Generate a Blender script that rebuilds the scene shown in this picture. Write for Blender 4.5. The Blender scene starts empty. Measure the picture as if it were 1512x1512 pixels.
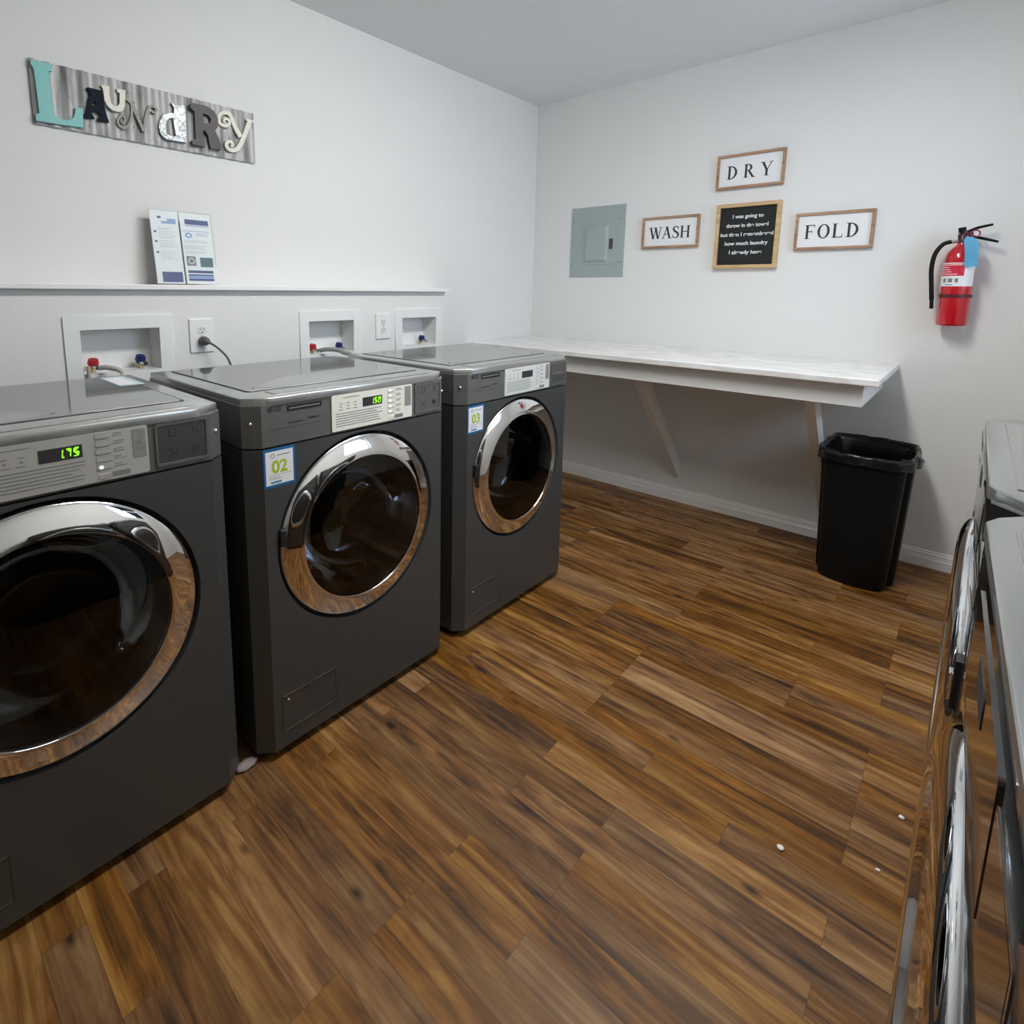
import bpy, bmesh, math, random
from mathutils import Vector, Matrix
random.seed(7)
COL = bpy.context.scene.collection
PI = math.pi

# ------------------------------------------------------------------ materials
MATS = {}
def new_mat(name):
    m = bpy.data.materials.new(name); m.use_nodes = True
    nt = m.node_tree; b = nt.nodes['Principled BSDF']
    return m, nt, b
def mat(name, col, rough=.5, metal=0., spec=.5, emit=None, es=1., bump=0., bscale=200., coat=0., var=0., vscale=6., ior=None):
    if name in MATS: return MATS[name]
    m, nt, b = new_mat(name); N, L = nt.nodes, nt.links
    b.inputs['Base Color'].default_value = (*col, 1)
    b.inputs['Roughness'].default_value = rough
    b.inputs['Metallic'].default_value = metal
    b.inputs['Specular IOR Level'].default_value = spec
    if ior: b.inputs['IOR'].default_value = ior
    if coat:
        b.inputs['Coat Weight'].default_value = coat; b.inputs['Coat Roughness'].default_value = .03
    if emit:
        b.inputs['Emission Color'].default_value = (*emit, 1); b.inputs['Emission Strength'].default_value = es
    if var or bump:
        tc = N.new('ShaderNodeTexCoord')
    if var:
        nz = N.new('ShaderNodeTexNoise'); nz.inputs['Scale'].default_value = vscale; nz.inputs['Detail'].default_value = 5
        L.new(tc.outputs['Object'], nz.inputs['Vector'])
        mx = N.new('ShaderNodeMix'); mx.data_type = 'RGBA'
        mx.inputs['A'].default_value = (*[c*(1-var) for c in col], 1); mx.inputs['B'].default_value = (*[min(1, c*(1+var)) for c in col], 1)
        L.new(nz.outputs['Fac'], mx.inputs['Factor']); L.new(mx.outputs['Result'], b.inputs['Base Color'])
    if bump:
        nz2 = N.new('ShaderNodeTexNoise'); nz2.inputs['Scale'].default_value = bscale; nz2.inputs['Detail'].default_value = 3
        L.new(tc.outputs['Object'], nz2.inputs['Vector'])
        bp = N.new('ShaderNodeBump'); bp.inputs['Strength'].default_value = bump; bp.inputs['Distance'].default_value = .002
        L.new(nz2.outputs['Fac'], bp.inputs['Height']); L.new(bp.outputs['Normal'], b.inputs['Normal'])
    MATS[name] = m
    return m

WALL = mat('wall_paint', (.80, .805, .79), .72, spec=.25, bump=.25, bscale=160)
CEIL = mat('ceiling_paint', (.80, .815, .82), .9, spec=.1, bump=.5, bscale=110)
TRIM = mat('white_trim_paint', (.86, .86, .84), .4, var=.01)
DARK = mat('graphite_metal', (.096, .101, .101), .36, metal=.45, spec=.5, bump=.06, bscale=900)
DARKG = mat('gloss_graphite', (.05, .048, .047), .10, metal=.3, spec=.8, coat=.5)
CONS = mat('console_graphite', (.21, .215, .21), .27, metal=.5)
TOPF = mat('top_frame_grey', (.46, .468, .455), .22, metal=.8)
GLOSS = mat('top_glass', (.13, .135, .13), .05, spec=1.0, ior=2.0)
BLACK = mat('black_rubber', (.012, .012, .013), .5)
BLKPL = mat('black_plastic', (.004, .0052, .0058), .5, spec=.22, var=.1)
CHROME = mat('chrome', (.86, .86, .87), .035, metal=1.)
SATIN = mat('satin_steel', (.6, .6, .6), .22, metal=1.)
DRUM = mat('drum_steel', (.13, .135, .14), .32, metal=1.)
GASK = mat('grey_rubber_gasket', (.035, .037, .04), .4)
WHITE = mat('white_plastic', (.84, .85, .84), .35)
PAPER = mat('white_paper', (.86, .87, .88), .5)
INK = mat('dark_ink', (.03, .03, .035), .6)
GREYINK = mat('grey_ink', (.22, .23, .24), .6)
RED = mat('red_paint', (.52, .006, .015), .22, coat=.6)
REDV = mat('red_valve', (.42, .01, .02), .35)
BLUEV = mat('blue_valve', (.01, .02, .12), .35)
BRASS = mat('brass', (.55, .42, .2), .3, metal=1.)
GREEN = mat('green_digit', (.1, .3, .02), .5, emit=(.34, 1., .02), es=1.1)
LED = mat('white_led', (.9, .9, .95), .3, emit=(.85, .9, 1.), es=2.5)
LIME = mat('lime_ink', (.42, .56, .02), .5)
BLUE = mat('blue_border', (.01, .14, .36), .4)
BLUE2 = mat('blue_bar_ink', (.05, .28, .5), .5)
PALEB = mat('pale_blue_card', (.22, .66, .92), .55)
CREAM = mat('cream_paint', (.80, .78, .66), .5, var=.05, vscale=40)
TURQ = mat('turquoise_paint', (.24, .58, .56), .55, var=.06, vscale=30)
NAVY = mat('navy_paint', (.006, .011, .020), .7, spec=.2, var=.2, vscale=30)
TAUPE = mat('grey_green_metal', (.10, .105, .09), .4, metal=.5, var=.2, vscale=40)
PLUM = mat('dark_brown_paint', (.075, .06, .065), .5, var=.12, vscale=30)
PANEL = mat('grey_green_enamel', (.36, .42, .425), .42)
DPANEL = mat('panel_latch_dark', (.05, .05, .055), .4)
LAMI = None

def wood_mat(name, c1, c2, axis_scale=(4, 60, 60), rough=.45):
    m, nt, b = new_mat(name); N, L = nt.nodes, nt.links
    tc = N.new('ShaderNodeTexCoord'); mp = N.new('ShaderNodeMapping'); mp.inputs['Scale'].default_value = axis_scale
    nz = N.new('ShaderNodeTexNoise'); nz.inputs['Scale'].default_value = 1; nz.inputs['Detail'].default_value = 6; nz.inputs['Distortion'].default_value = .6
    cr = N.new('ShaderNodeValToRGB'); cr.color_ramp.elements[0].position = .3; cr.color_ramp.elements[1].position = .7
    cr.color_ramp.elements[0].color = (*c1, 1); cr.color_ramp.elements[1].color = (*c2, 1)
    L.new(tc.outputs['Object'], mp.inputs['Vector']); L.new(mp.outputs['Vector'], nz.inputs['Vector'])
    L.new(nz.outputs['Fac'], cr.inputs['Fac']); L.new(cr.outputs['Color'], b.inputs['Base Color'])
    b.inputs['Roughness'].default_value = rough
    return m
OAKB = wood_mat('brown_frame_wood', (.24, .125, .065), (.50, .31, .19), (6, 60, 60))
PINE = wood_mat('pine_frame_wood', (.50, .33, .15), (.68, .49, .27), (8, 50, 50))

def marble_mat():
    m, nt, b = new_mat('white_marble_laminate'); N, L = nt.nodes, nt.links
    tc = N.new('ShaderNodeTexCoord'); mp = N.new('ShaderNodeMapping'); mp.inputs['Scale'].default_value = (1.2, 3.5, 3.5)
    mp.inputs['Rotation'].default_value = (0, 0, .25)
    nz = N.new('ShaderNodeTexNoise'); nz.inputs['Scale'].default_value = 2.2; nz.inputs['Detail'].default_value = 8; nz.inputs['Distortion'].default_value = 1.4
    cr = N.new('ShaderNodeValToRGB'); e = cr.color_ramp.elements
    e[0].position = .40; e[0].color = (.88, .87, .86, 1); e[1].position = .6; e[1].color = (.88, .87, .86, 1)
    x = e.new(.5); x.color = (.74, .72, .71, 1)
    L.new(tc.outputs['Object'], mp.inputs['Vector']); L.new(mp.outputs['Vector'], nz.inputs['Vector'])
    L.new(nz.outputs['Fac'], cr.inputs['Fac']); L.new(cr.outputs['Color'], b.inputs['Base Color'])
    b.inputs['Roughness'].default_value = .22
    return m
LAMI = marble_mat()

def glass_mat(name, tint, ior=1.5, gloss_col=(1, 1, 1)):
    m = bpy.data.materials.new(name); m.use_nodes = True; nt = m.node_tree; N, L = nt.nodes, nt.links
    N.remove(N['Principled BSDF']); out = N['Material Output']
    tr = N.new('ShaderNodeBsdfTransparent'); tr.inputs['Color'].default_value = (*tint, 1)
    gl = N.new('ShaderNodeBsdfGlossy'); gl.inputs['Roughness'].default_value = .015; gl.inputs['Color'].default_value = (*gloss_col, 1)
    fr = N.new('ShaderNodeFresnel'); fr.inputs['IOR'].default_value = ior
    mx = N.new('ShaderNodeMixShader'); L.new(fr.outputs['Fac'], mx.inputs['Fac'])
    L.new(tr.outputs['BSDF'], mx.inputs[1]); L.new(gl.outputs['BSDF'], mx.inputs[2]); L.new(mx.outputs['Shader'], out.inputs['Surface'])
    return m
DGLASS = glass_mat('dark_door_glass', (.22, .235, .245), 1.5)
BGLASS = glass_mat('glass_bowl', (.62, .65, .66), 1.9)
CLEAR = glass_mat('clear_acrylic', (.96, .97, .97), 1.45)
PANE = glass_mat('window_pane', (.95, .97, 1.), 1.45)

def galv_mat():
    m, nt, b = new_mat('weathered_galvanised'); N, L = nt.nodes, nt.links
    tc = N.new('ShaderNodeTexCoord')
    mp = N.new('ShaderNodeMapping'); mp.inputs['Scale'].default_value = (1, 27, 3.5)
    n1 = N.new('ShaderNodeTexNoise'); n1.inputs['Scale'].default_value = 1.; n1.inputs['Detail'].default_value = 5
    cr = N.new('ShaderNodeValToRGB'); e = cr.color_ramp.elements
    e[0].position = .34; e[0].color = (.16, .165, .16, 1); e[1].position = .56; e[1].color = (.44, .44, .43, 1)
    n2 = N.new('ShaderNodeTexNoise'); n2.inputs['Scale'].default_value = 26.; n2.inputs['Detail'].default_value = 4
    cr2 = N.new('ShaderNodeValToRGB'); cr2.color_ramp.elements[0].position = .27; cr2.color_ramp.elements[1].position = .35
    mx = N.new('ShaderNodeMix'); mx.data_type = 'RGBA'; mx.inputs['A'].default_value = (.035, .035, .04, 1)
    L.new(tc.outputs['Object'], mp.inputs['Vector']); L.new(mp.outputs['Vector'], n1.inputs['Vector']); L.new(n1.outputs['Fac'], cr.inputs['Fac'])
    L.new(tc.outputs['Object'], n2.inputs['Vector']); L.new(n2.outputs['Fac'], cr2.inputs['Fac'])
    L.new(cr2.outputs['Color'], mx.inputs['Factor']); L.new(cr.outputs['Color'], mx.inputs['B']); L.new(mx.outputs['Result'], b.inputs['Base Color'])
    b.inputs['Roughness'].default_value = .5; b.inputs['Metallic'].default_value = .25
    return m
GALV = galv_mat()

def silver_leaf():
    m, nt, b = new_mat('silver_swirl_paint'); N, L = nt.nodes, nt.links
    tc = N.new('ShaderNodeTexCoord'); n1 = N.new('ShaderNodeTexNoise'); n1.inputs['Scale'].default_value = 30; n1.inputs['Distortion'].default_value = 2.5
    cr = N.new('ShaderNodeValToRGB'); e = cr.color_ramp.elements
    e[0].position = .40; e[0].color = (.16, .18, .19, 1); e[1].position = .62; e[1].color = (.50, .54, .55, 1)
    L.new(tc.outputs['Object'], n1.inputs['Vector']); L.new(n1.outputs['Fac'], cr.inputs['Fac']); L.new(cr.outputs['Color'], b.inputs['Base Color'])
    b.inputs['Roughness'].default_value = .3; b.inputs['Metallic'].default_value = .3
    return m
SILV = silver_leaf()

def floor_mat():
    m, nt, b = new_mat('vinyl_plank_floor'); N, L = nt.nodes, nt.links
    def math_(op, a, bb=None, c=None):
        n = N.new('ShaderNodeMath'); n.operation = op
        for i, v in enumerate((a, bb, c)):
            if v is None: continue
            if isinstance(v, (int, float)): n.inputs[i].default_value = v
            else: L.new(v, n.inputs[i])
        return n.outputs[0]
    tc = N.new('ShaderNodeTexCoord'); sp = N.new('ShaderNodeSeparateXYZ'); L.new(tc.outputs['Object'], sp.inputs[0])
    x, y = sp.outputs['X'], sp.outputs['Y']
    W, U = .0732, .2135
    r = math_('FLOOR', math_('DIVIDE', math_('ADD', y, 10.0-.026), W))
    def wn(vec):
        n = N.new('ShaderNodeTexWhiteNoise'); n.noise_dimensions = '3D'; L.new(vec, n.inputs['Vector']); return n
    def comb(a, bb, c):
        n = N.new('ShaderNodeCombineXYZ')
        for i, v in enumerate((a, bb, c)):
            if isinstance(v, (int, float)): n.inputs[i].default_value = v
            else: L.new(v, n.inputs[i])
        return n.outputs[0]
    ro = wn(comb(r, 3.1, 0)).outputs['Value']
    off = math_('MULTIPLY', math_('FLOOR', math_('MULTIPLY', ro, 4)), U)
    q = math_('DIVIDE', math_('ADD', math_('ADD', x, 8.54-1.16), off), U*3.0)
    j = math_('FLOOR', q)
    cell = wn(comb(r, j, 5.7))
    tone = cell.outputs['Value']
    # long grain streaks, shifted for every strip
    shift = math_('MULTIPLY', tone, 37.)
    gv = comb(math_('ADD', math_('MULTIPLY', x, 2.4), shift), math_('ADD', math_('MULTIPLY', y, 30.), shift), shift)
    g1 = N.new('ShaderNodeTexNoise'); g1.inputs['Scale'].default_value = 1.; g1.inputs['Detail'].default_value = 6; g1.inputs['Roughness'].default_value = .62; g1.inputs['Distortion'].default_value = 1.0
    L.new(gv, g1.inputs['Vector'])
    gv2 = comb(math_('ADD', math_('MULTIPLY', x, 5.), shift), math_('ADD', math_('MULTIPLY', y, 190.), shift), shift)
    g2 = N.new('ShaderNodeTexNoise'); g2.inputs['Scale'].default_value = 1.; g2.inputs['Detail'].default_value = 4
    L.new(gv2, g2.inputs['Vector'])
    g3 = N.new('ShaderNodeTexNoise'); g3.inputs['Scale'].default_value = 1.; g3.inputs['Detail'].default_value = 4; g3.inputs['Distortion'].default_value = .8
    L.new(comb(math_('ADD', math_('MULTIPLY', x, 7.), shift), math_('ADD', math_('MULTIPLY', y, 17.), shift), shift), g3.inputs['Vector'])
    # knots
    kv = comb(math_('MULTIPLY', x, 4.2), math_('MULTIPLY', y, 9.), shift)
    vo = N.new('ShaderNodeTexVoronoi'); vo.inputs['Scale'].default_value = 1.; L.new(kv, vo.inputs['Vector'])
    knot = N.new('ShaderNodeMapRange'); knot.inputs['From Min'].default_value = .03; knot.inputs['From Max'].default_value = .12
    knot.inputs['To Min'].default_value = .16; knot.inputs['To Max'].default_value = 1.
    L.new(vo.outputs['Distance'], knot.inputs['Value'])
    mixv = math_('ADD', math_('ADD', math_('SUBTRACT', math_('MULTIPLY', g1.outputs['Fac'], 1.06), .10), math_('ADD', math_('MULTIPLY', g3.outputs['Fac'], .34), math_('MULTIPLY', tone, .13))), math_('MULTIPLY', g2.outputs['Fac'], .12))
    cr = N.new('ShaderNodeValToRGB'); e = cr.color_ramp.elements
    e[0].position = .48; e[0].color = (.038, .018, .008, 1)
    e[1].position = .96; e[1].color = (.46, .265, .100, 1)
    a = e.new(.60); a.color = (.125, .056, .018, 1)
    a = e.new(.72); a.color = (.240, .108, .034, 1)
    a = e.new(.83); a.color = (.325, .168, .058, 1)
    L.new(mixv, cr.inputs['Fac'])
    # some strips greyer
    hs = N.new('ShaderNodeHueSaturation'); L.new(cr.outputs['Color'], hs.inputs['Color'])
    sat = N.new('ShaderNodeMapRange'); sat.inputs['To Min'].default_value = .92; sat.inputs['To Max'].default_value = 1.14
    sepc = N.new('ShaderNodeSeparateColor'); L.new(cell.outputs['Color'], sepc.inputs[0]); L.new(sepc.outputs[1], sat.inputs['Value'])
    L.new(sat.outputs[0], hs.inputs['Saturation'])
    val = N.new('ShaderNodeMapRange'); val.inputs['To Min'].default_value = .60; val.inputs['To Max'].default_value = .98
    L.new(sepc.outputs[2], val.inputs['Value'])
    L.new(math_('MULTIPLY', val.outputs[0], knot.outputs[0]), hs.inputs['Value'])
    # seams
    fy = math_('FRACT', math_('DIVIDE', math_('ADD', y, 10.0-.026), W)); fx = math_('FRACT', q)
    ey = math_('MINIMUM', fy, math_('SUBTRACT', 1., fy)); ex = math_('MULTIPLY', math_('MINIMUM', fx, math_('SUBTRACT', 1., fx)), U*3/W)
    ed = math_('MINIMUM', ey, ex)
    sm = N.new('ShaderNodeMapRange'); sm.inputs['From Min'].default_value = .0; sm.inputs['From Max'].default_value = .022
    sm.inputs['To Min'].default_value = .62; sm.inputs['To Max'].default_value = 1.; L.new(ed, sm.inputs['Value'])
    mm = N.new('ShaderNodeMix'); mm.data_type = 'RGBA'; mm.blend_type = 'MULTIPLY'; mm.inputs['Factor'].default_value = 1.
    L.new(hs.outputs['Color'], mm.inputs['A']); cc = comb(sm.outputs[0], sm.outputs[0], sm.outputs[0]); L.new(cc, mm.inputs['B'])
    L.new(mm.outputs['Result'], b.inputs['Base Color'])
    b.inputs['Roughness'].default_value = .46; b.inputs['Specular IOR Level'].default_value = .34
    bp = N.new('ShaderNodeBump'); bp.inputs['Strength'].default_value = .12; bp.inputs['Distance'].default_value = .002
    L.new(g2.outputs['Fac'], bp.inputs['Height']); L.new(bp.outputs['Normal'], b.inputs['Normal'])
    return m
FLOOR = floor_mat()

# ------------------------------------------------------------------ mesh helpers
def link(name, me, m, parent=None, smooth=False):
    o = bpy.data.objects.new(name, me); COL.objects.link(o)
    if m is not None and not me.materials: me.materials.append(m)
    if parent is not None: o.parent = parent
    if smooth:
        for p in me.polygons: p.use_smooth = True
    return o
def from_bm(name, bm, m, parent=None, smooth=False):
    bmesh.ops.recalc_face_normals(bm, faces=bm.faces[:])
    me = bpy.data.meshes.new(name); bm.to_mesh(me); bm.free()
    return link(name, me, m, parent, smooth)
def add_box(bm, x0, x1, y0, y1, z0, z1, bev=0., seg=2, mtx=None):
    r = bmesh.ops.create_cube(bm, size=1.)
    vs = r['verts']
    for v in vs:
        v.co = Vector(((x0+x1)/2+v.co.x*(x1-x0), (y0+y1)/2+v.co.y*(y1-y0), (z0+z1)/2+v.co.z*(z1-z0)))
    if bev:
        es = list({e for v in vs for e in v.link_edges})
        r2 = bmesh.ops.bevel(bm, geom=es, offset=bev, segments=seg, affect='EDGES', profile=.5)
        vs = list({v for f in r2['faces'] for v in f.verts} | {v for v in vs if v.is_valid})
    if mtx is not None:
        for v in vs: v.co = mtx @ v.co
    return vs
def box(name, x0, x1, y0, y1, z0, z1, m, parent=None, bev=0., seg=2, smooth=False):
    bm = bmesh.new(); add_box(bm, x0, x1, y0, y1, z0, z1, bev, seg)
    return from_bm(name, bm, m, parent, smooth)
def add_prism(bm, pts, z0, z1, map_=lambda a, b, c: (a, b, c), bev=0., seg=2):
    lo = [bm.verts.new(map_(a, b, z0)) for a, b in pts]; hi = [bm.verts.new(map_(a, b, z1)) for a, b in pts]
    n = len(pts); fs = []
    fs.append(bm.faces.new(lo[::-1])); top = bm.faces.new(hi); fs.append(top)
    for i in range(n): fs.append(bm.faces.new((lo[i], lo[(i+1) % n], hi[(i+1) % n], hi[i])))
    if bev: bmesh.ops.bevel(bm, geom=list(top.edges), offset=bev, segments=seg, affect='EDGES', profile=.5)
def add_lathe(bm, prof, center, axis='x', n=64, closed=False):
    """prof: list of (r, h) ; spun about axis through center"""
    rings = []
    for r, h in prof:
        ring = []
        for i in range(n):
            a = 2*PI*i/n; c, s = r*math.cos(a), r*math.sin(a)
            if axis == 'x': p = (h, c, s)
            elif axis == 'y': p = (c, h, s)
            else: p = (c, s, h)
            ring.append(bm.verts.new(Vector(center)+Vector(p)))
        rings.append(ring)
    for k in range(len(rings)-1):
        for i in range(n):
            bm.faces.new((rings[k][i], rings[k][(i+1) % n], rings[k+1][(i+1) % n], rings[k+1][i]))
    if closed:
        for i in range(n):
            bm.faces.new((rings[-1][i], rings[-1][(i+1) % n], rings[0][(i+1) % n], rings[0][i]))
    return rings
def lathe(name, prof, center, m, parent=None, axis='x', n=64, cap0=False, cap1=False, closed=False, smooth=True):
    bm = bmesh.new(); rings = add_lathe(bm, prof, center, axis, n, closed)
    if cap0: bm.faces.new(rings[0][::-1])
    if cap1: bm.faces.new(rings[-1])
    o = from_bm(name, bm, m, parent, smooth)
    if smooth: sharp(o)
    return o
def sharp(o, ang=35):
    me = o.data
    bm = bmesh.new(); bm.from_mesh(me)
    for e in bm.edges:
        if len(e.link_faces) == 2 and e.calc_face_angle(0) > math.radians(ang): e.smooth = False
    for f in bm.faces: f.smooth = True
    bm.to_mesh(me); bm.free()
def add_tube(bm, pts, rad, n=10, caps=True):
    pts = [Vector(p) for p in pts]; rads = rad if isinstance(rad, (list, tuple)) else [rad]*len(pts)
    up = None; rings = []
    for i, p in enumerate(pts):
        t = (pts[min(i+1, len(pts)-1)]-pts[max(i-1, 0)]).normalized()
        if up is None: up = t.orthogonal().normalized()
        up = (up - t*up.dot(t)).normalized(); s = t.cross(up)
        rings.append([bm.verts.new(p+rads[i]*(up*math.cos(2*PI*k/n)+s*math.sin(2*PI*k/n))) for k in range(n)])
    for a in range(len(rings)-1):
        for k in range(n): bm.faces.new((rings[a][k], rings[a][(k+1) % n], rings[a+1][(k+1) % n], rings[a+1][k]))
    if caps: bm.faces.new(rings[0][::-1]); bm.faces.new(rings[-1])
def smooth_path(pts, n=8):
    pts = [Vector(p) for p in pts]; out = []
    for i in range(len(pts)-1):
        p0 = pts[max(i-1, 0)]; p1 = pts[i]; p2 = pts[i+1]; p3 = pts[min(i+2, len(pts)-1)]
        for k in range(n):
            t = k/n
            out.append(.5*((2*p1)+(-p0+p2)*t+(2*p0-5*p1+4*p2-p3)*t*t+(-p0+3*p1-3*p2+p3)*t**3))
    out.append(pts[-1]); return out
def tube(name, pts, rad, m, parent=None, n=12, sm=True):
    bm = bmesh.new(); p = smooth_path(pts) if sm else pts
    if isinstance(rad, (list, tuple)) and sm:
        rr = []; k = len(p)
        for i in range(k):
            f = i/(k-1)*(len(rad)-1); a = int(f); bb = min(a+1, len(rad)-1); rr.append(rad[a]+(rad[bb]-rad[a])*(f-a))
        rad = rr
    add_tube(bm, p, rad, n); o = from_bm(name, bm, m, parent, True); sharp(o, 50); return o

def fill_mesh(loops, depth, mapf, bevel=0.):
    """2-D outlines (holes by even-odd) -> solid of thickness depth; mapf((u, v, w)) places it, w from 0 to depth"""
    cu = bpy.data.curves.new('t', 'CURVE'); cu.dimensions = '2D'; cu.fill_mode = 'BOTH'; cu.extrude = depth/2; cu.bevel_depth = bevel; cu.bevel_resolution = 1
    for lp in loops:
        s = cu.splines.new('POLY'); s.points.add(len(lp)-1); s.use_cyclic_u = True
        for p, q in zip(s.points, lp): p.co = (q[0], q[1], 0, 1)
    o = bpy.data.objects.new('t', cu); COL.objects.link(o)
    dg = bpy.context.evaluated_depsgraph_get(); me = bpy.data.meshes.new_from_object(o.evaluated_get(dg))
    bpy.data.objects.remove(o); bpy.data.curves.remove(cu)
    for v in me.vertices: v.co = mapf((v.co.x, v.co.y, v.co.z+depth/2))
    return me
def solid(name, loops, depth, mapf, m, parent=None, bevel=0.):
    return link(name, fill_mesh(loops, depth, mapf, bevel), m, parent)
def text_me(body, size, depth, mapf, bold=0., align='LEFT', sx=1., spacing=1.):
    cu = bpy.data.curves.new('t', 'FONT'); cu.body = body; cu.size = size; cu.extrude = depth/2; cu.offset = bold; cu.align_x = align; cu.space_character = spacing
    o = bpy.data.objects.new('t', cu); COL.objects.link(o)
    dg = bpy.context.evaluated_depsgraph_get(); me = bpy.data.meshes.new_from_object(o.evaluated_get(dg))
    bpy.data.objects.remove(o); bpy.data.curves.remove(cu)
    for v in me.vertices: v.co = mapf((v.co.x*sx, v.co.y, v.co.z+depth/2))
    return me
def text(name, body, size, mapf, m, parent=None, depth=.0006, **k):
    return link(name, text_me(body, size, depth, mapf, **k), m, parent)
def join_me(name, mes, m, parent=None):
    bm = bmesh.new()
    for me in mes: bm.from_mesh(me)
    me = bpy.data.meshes.new(name); bm.to_mesh(me); bm.free()
    for q in mes: bpy.data.meshes.remove(q)
    me.materials.clear()
    return link(name, me, m, parent)
def ribbon(pts, w):
    """outline loop of a stroke of width w (number or list) along pts"""
    P = [Vector((a, b, 0)) for a, b in pts]
    P = smooth_path(P, 5); k = len(P); L, R = [], []
    for i, p in enumerate(P):
        t = (P[min(i+1, k-1)]-P[max(i-1, 0)]).normalized(); nrm = Vector((-t.y, t.x, 0))
        if isinstance(w, (list, tuple)):
            f = i/(k-1)*(len(w)-1); a = int(f); ww = w[a]+(w[min(a+1, len(w)-1)]-w[a])*(f-a)
        else: ww = w
        L.append(p+nrm*ww/2); R.append(p-nrm*ww/2)
    return L, R
def ribbon_me(pts, w, depth, mapf):
    L, R = ribbon(pts, w); bm = bmesh.new(); vs = []
    for l, r in zip(L, R): vs.append([bm.verts.new(mapf((q.x, q.y, z))) for q, z in ((l, 0), (r, 0), (r, depth), (l, depth))])
    for a, b in zip(vs[:-1], vs[1:]):
        for k in range(4): bm.faces.new((a[k], a[(k+1) % 4], b[(k+1) % 4], b[k]))
    bm.faces.new(vs[0][::-1]); bm.faces.new(vs[-1]); bmesh.ops.recalc_face_normals(bm, faces=bm.faces[:])
    me = bpy.data.meshes.new('r'); bm.to_mesh(me); bm.free(); return me
def circle(cx, cy, r, n=48, rx=None): return [((rx or r)*math.cos(2*PI*i/n)+cx, r*math.sin(2*PI*i/n)+cy) for i in range(n)]
def rrect(x0, x1, y0, y1, r, n=5):
    o = []
    for cx, cy, a0 in ((x1-r, y1-r, 0), (x0+r, y1-r, 90), (x0+r, y0+r, 180), (x1-r, y0+r, 270)):
        for i in range(n+1):
            a = math.radians(a0+90*i/n); o.append((cx+r*math.cos(a), cy+r*math.sin(a)))
    return o
def tag(o, label=None, cat=None, group=None, kind=None):
    if label: o['label'] = label
    if cat: o['category'] = cat
    if group: o['group'] = group
    if kind: o['kind'] = kind
    return o
def thing(name, label, cat, loc=(0, 0, 0), rz=0., group=None):
    o = bpy.data.objects.new(name, None); COL.objects.link(o); o.location = loc; o.rotation_euler = (0, 0, rz); o.empty_display_size = .1
    return tag(o, label, cat, group)
def struct(o): o['kind'] = 'structure'; return o
def mirror_fix(me): 
    bm = bmesh.new(); bm.from_mesh(me); bmesh.ops.recalc_face_normals(bm, faces=bm.faces[:]); bm.to_mesh(me); bm.free()

# ------------------------------------------------------------------ room
RX, RY0, YB, ZC = 3.12, -5.2, .717, 2.461
CHX, CHY = .12, -.289           # face and far end of the low plumbing wall
struct(box('floor', -.12, RX+.12, RY0-.12, YB+.12, -.1, 0, FLOOR))
struct(box('ceiling', -.12, RX+.12, RY0-.12, YB+.12, ZC, ZC+.1, CEIL))
struct(box('wall_left', -.12, 0, RY0, YB, 0, ZC, WALL))
struct(box('wall_back', -.12, RX+.12, YB, YB+.12, 0, ZC, WALL))
struct(box('wall_rear', -.12, RX+.12, RY0-.12, RY0, 0, ZC, WALL))
# right wall with a window
WY0, WY1, WZ0, WZ1 = -.80, .20, 1.22, 2.12
bm = bmesh.new()
add_box(bm, RX, RX+.12, RY0, WY0, 0, ZC); add_box(bm, RX, RX+.12, WY1, YB, 0, ZC); add_box(bm, RX, RX+.12, WY0, WY1, WZ1, ZC); add_box(bm, RX, RX+.12, WY0, WY1, 0, WZ0)
struct(from_bm('wall_right', bm, WALL))
d = struct(thing('window_1', None, None, (RX+.06, WY0, WZ0)))
bm = bmesh.new(); w = WY1-WY0; h = WZ1-WZ0
for a in ((0, .05, 0, h), (w-.05, w, 0, h), (.05, w-.05, 0, .05), (.05, w-.05, h-.05, h), (.05, w-.05, h/2-.02, h/2+.02)): add_box(bm, -.03, .03, a[0], a[1], a[2], a[3])
from_bm('window_frame', bm, TRIM, d)
box('window_pane', -.003, .003, .05, w-.05, .05, h-.05, PANE, d)

# low plumbing wall with three openings
boxes = [(-2.086, -1.748), (-1.212, -.876), (-.657, -.320)]
BT, BB = 1.141, .90
IN = .0445
holes = [(a+IN, b-IN, BB+IN, BT-.045) for a, b in boxes]
lp = [[(RY0, 0), (CHY, 0), (CHY, 1.231), (RY0, 1.231)]] + [[(a, c), (b, c), (b, e), (a, e)] for a, b, c, e in holes]
me = fill_mesh(lp, CHX-.02, lambda p: (p[2]+.001, p[0], p[1]))
lw = struct(link('wall_left_low', me, WALL))
for v in me.vertices: v.co.x = .0 if v.co.x < .05 else CHX
struct(box('trim_1', 0, CHX+.030, RY0, CHY+.012, 1.2312, 1.250, TRIM, bev=.003))
# baseboard along the back wall, profiled
prof = [(0, 0), (-.0155, 0), (-.0155, .040), (-.0125, .045), (-.0125, .050), (-.0105, .053), (-.0105, .064), (-.0065, .067), (-.005, .075), (0, .078)]
bm = bmesh.new()
def sweepx(bm, prof, x0, x1, y):
    a = [bm.verts.new((x0, y+p, z)) for p, z in prof]; b = [bm.verts.new((x1, y+p, z)) for p, z in prof]
    n = len(prof)
    for i in range(n): bm.faces.new((a[i], a[(i+1) % n], b[(i+1) % n], b[i]))
    bm.faces.new(a[::-1]); bm.faces.new(b)
sweepx(bm, prof, 0, RX, YB)
struct(from_bm('baseboard_back', bm, TRIM))

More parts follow.
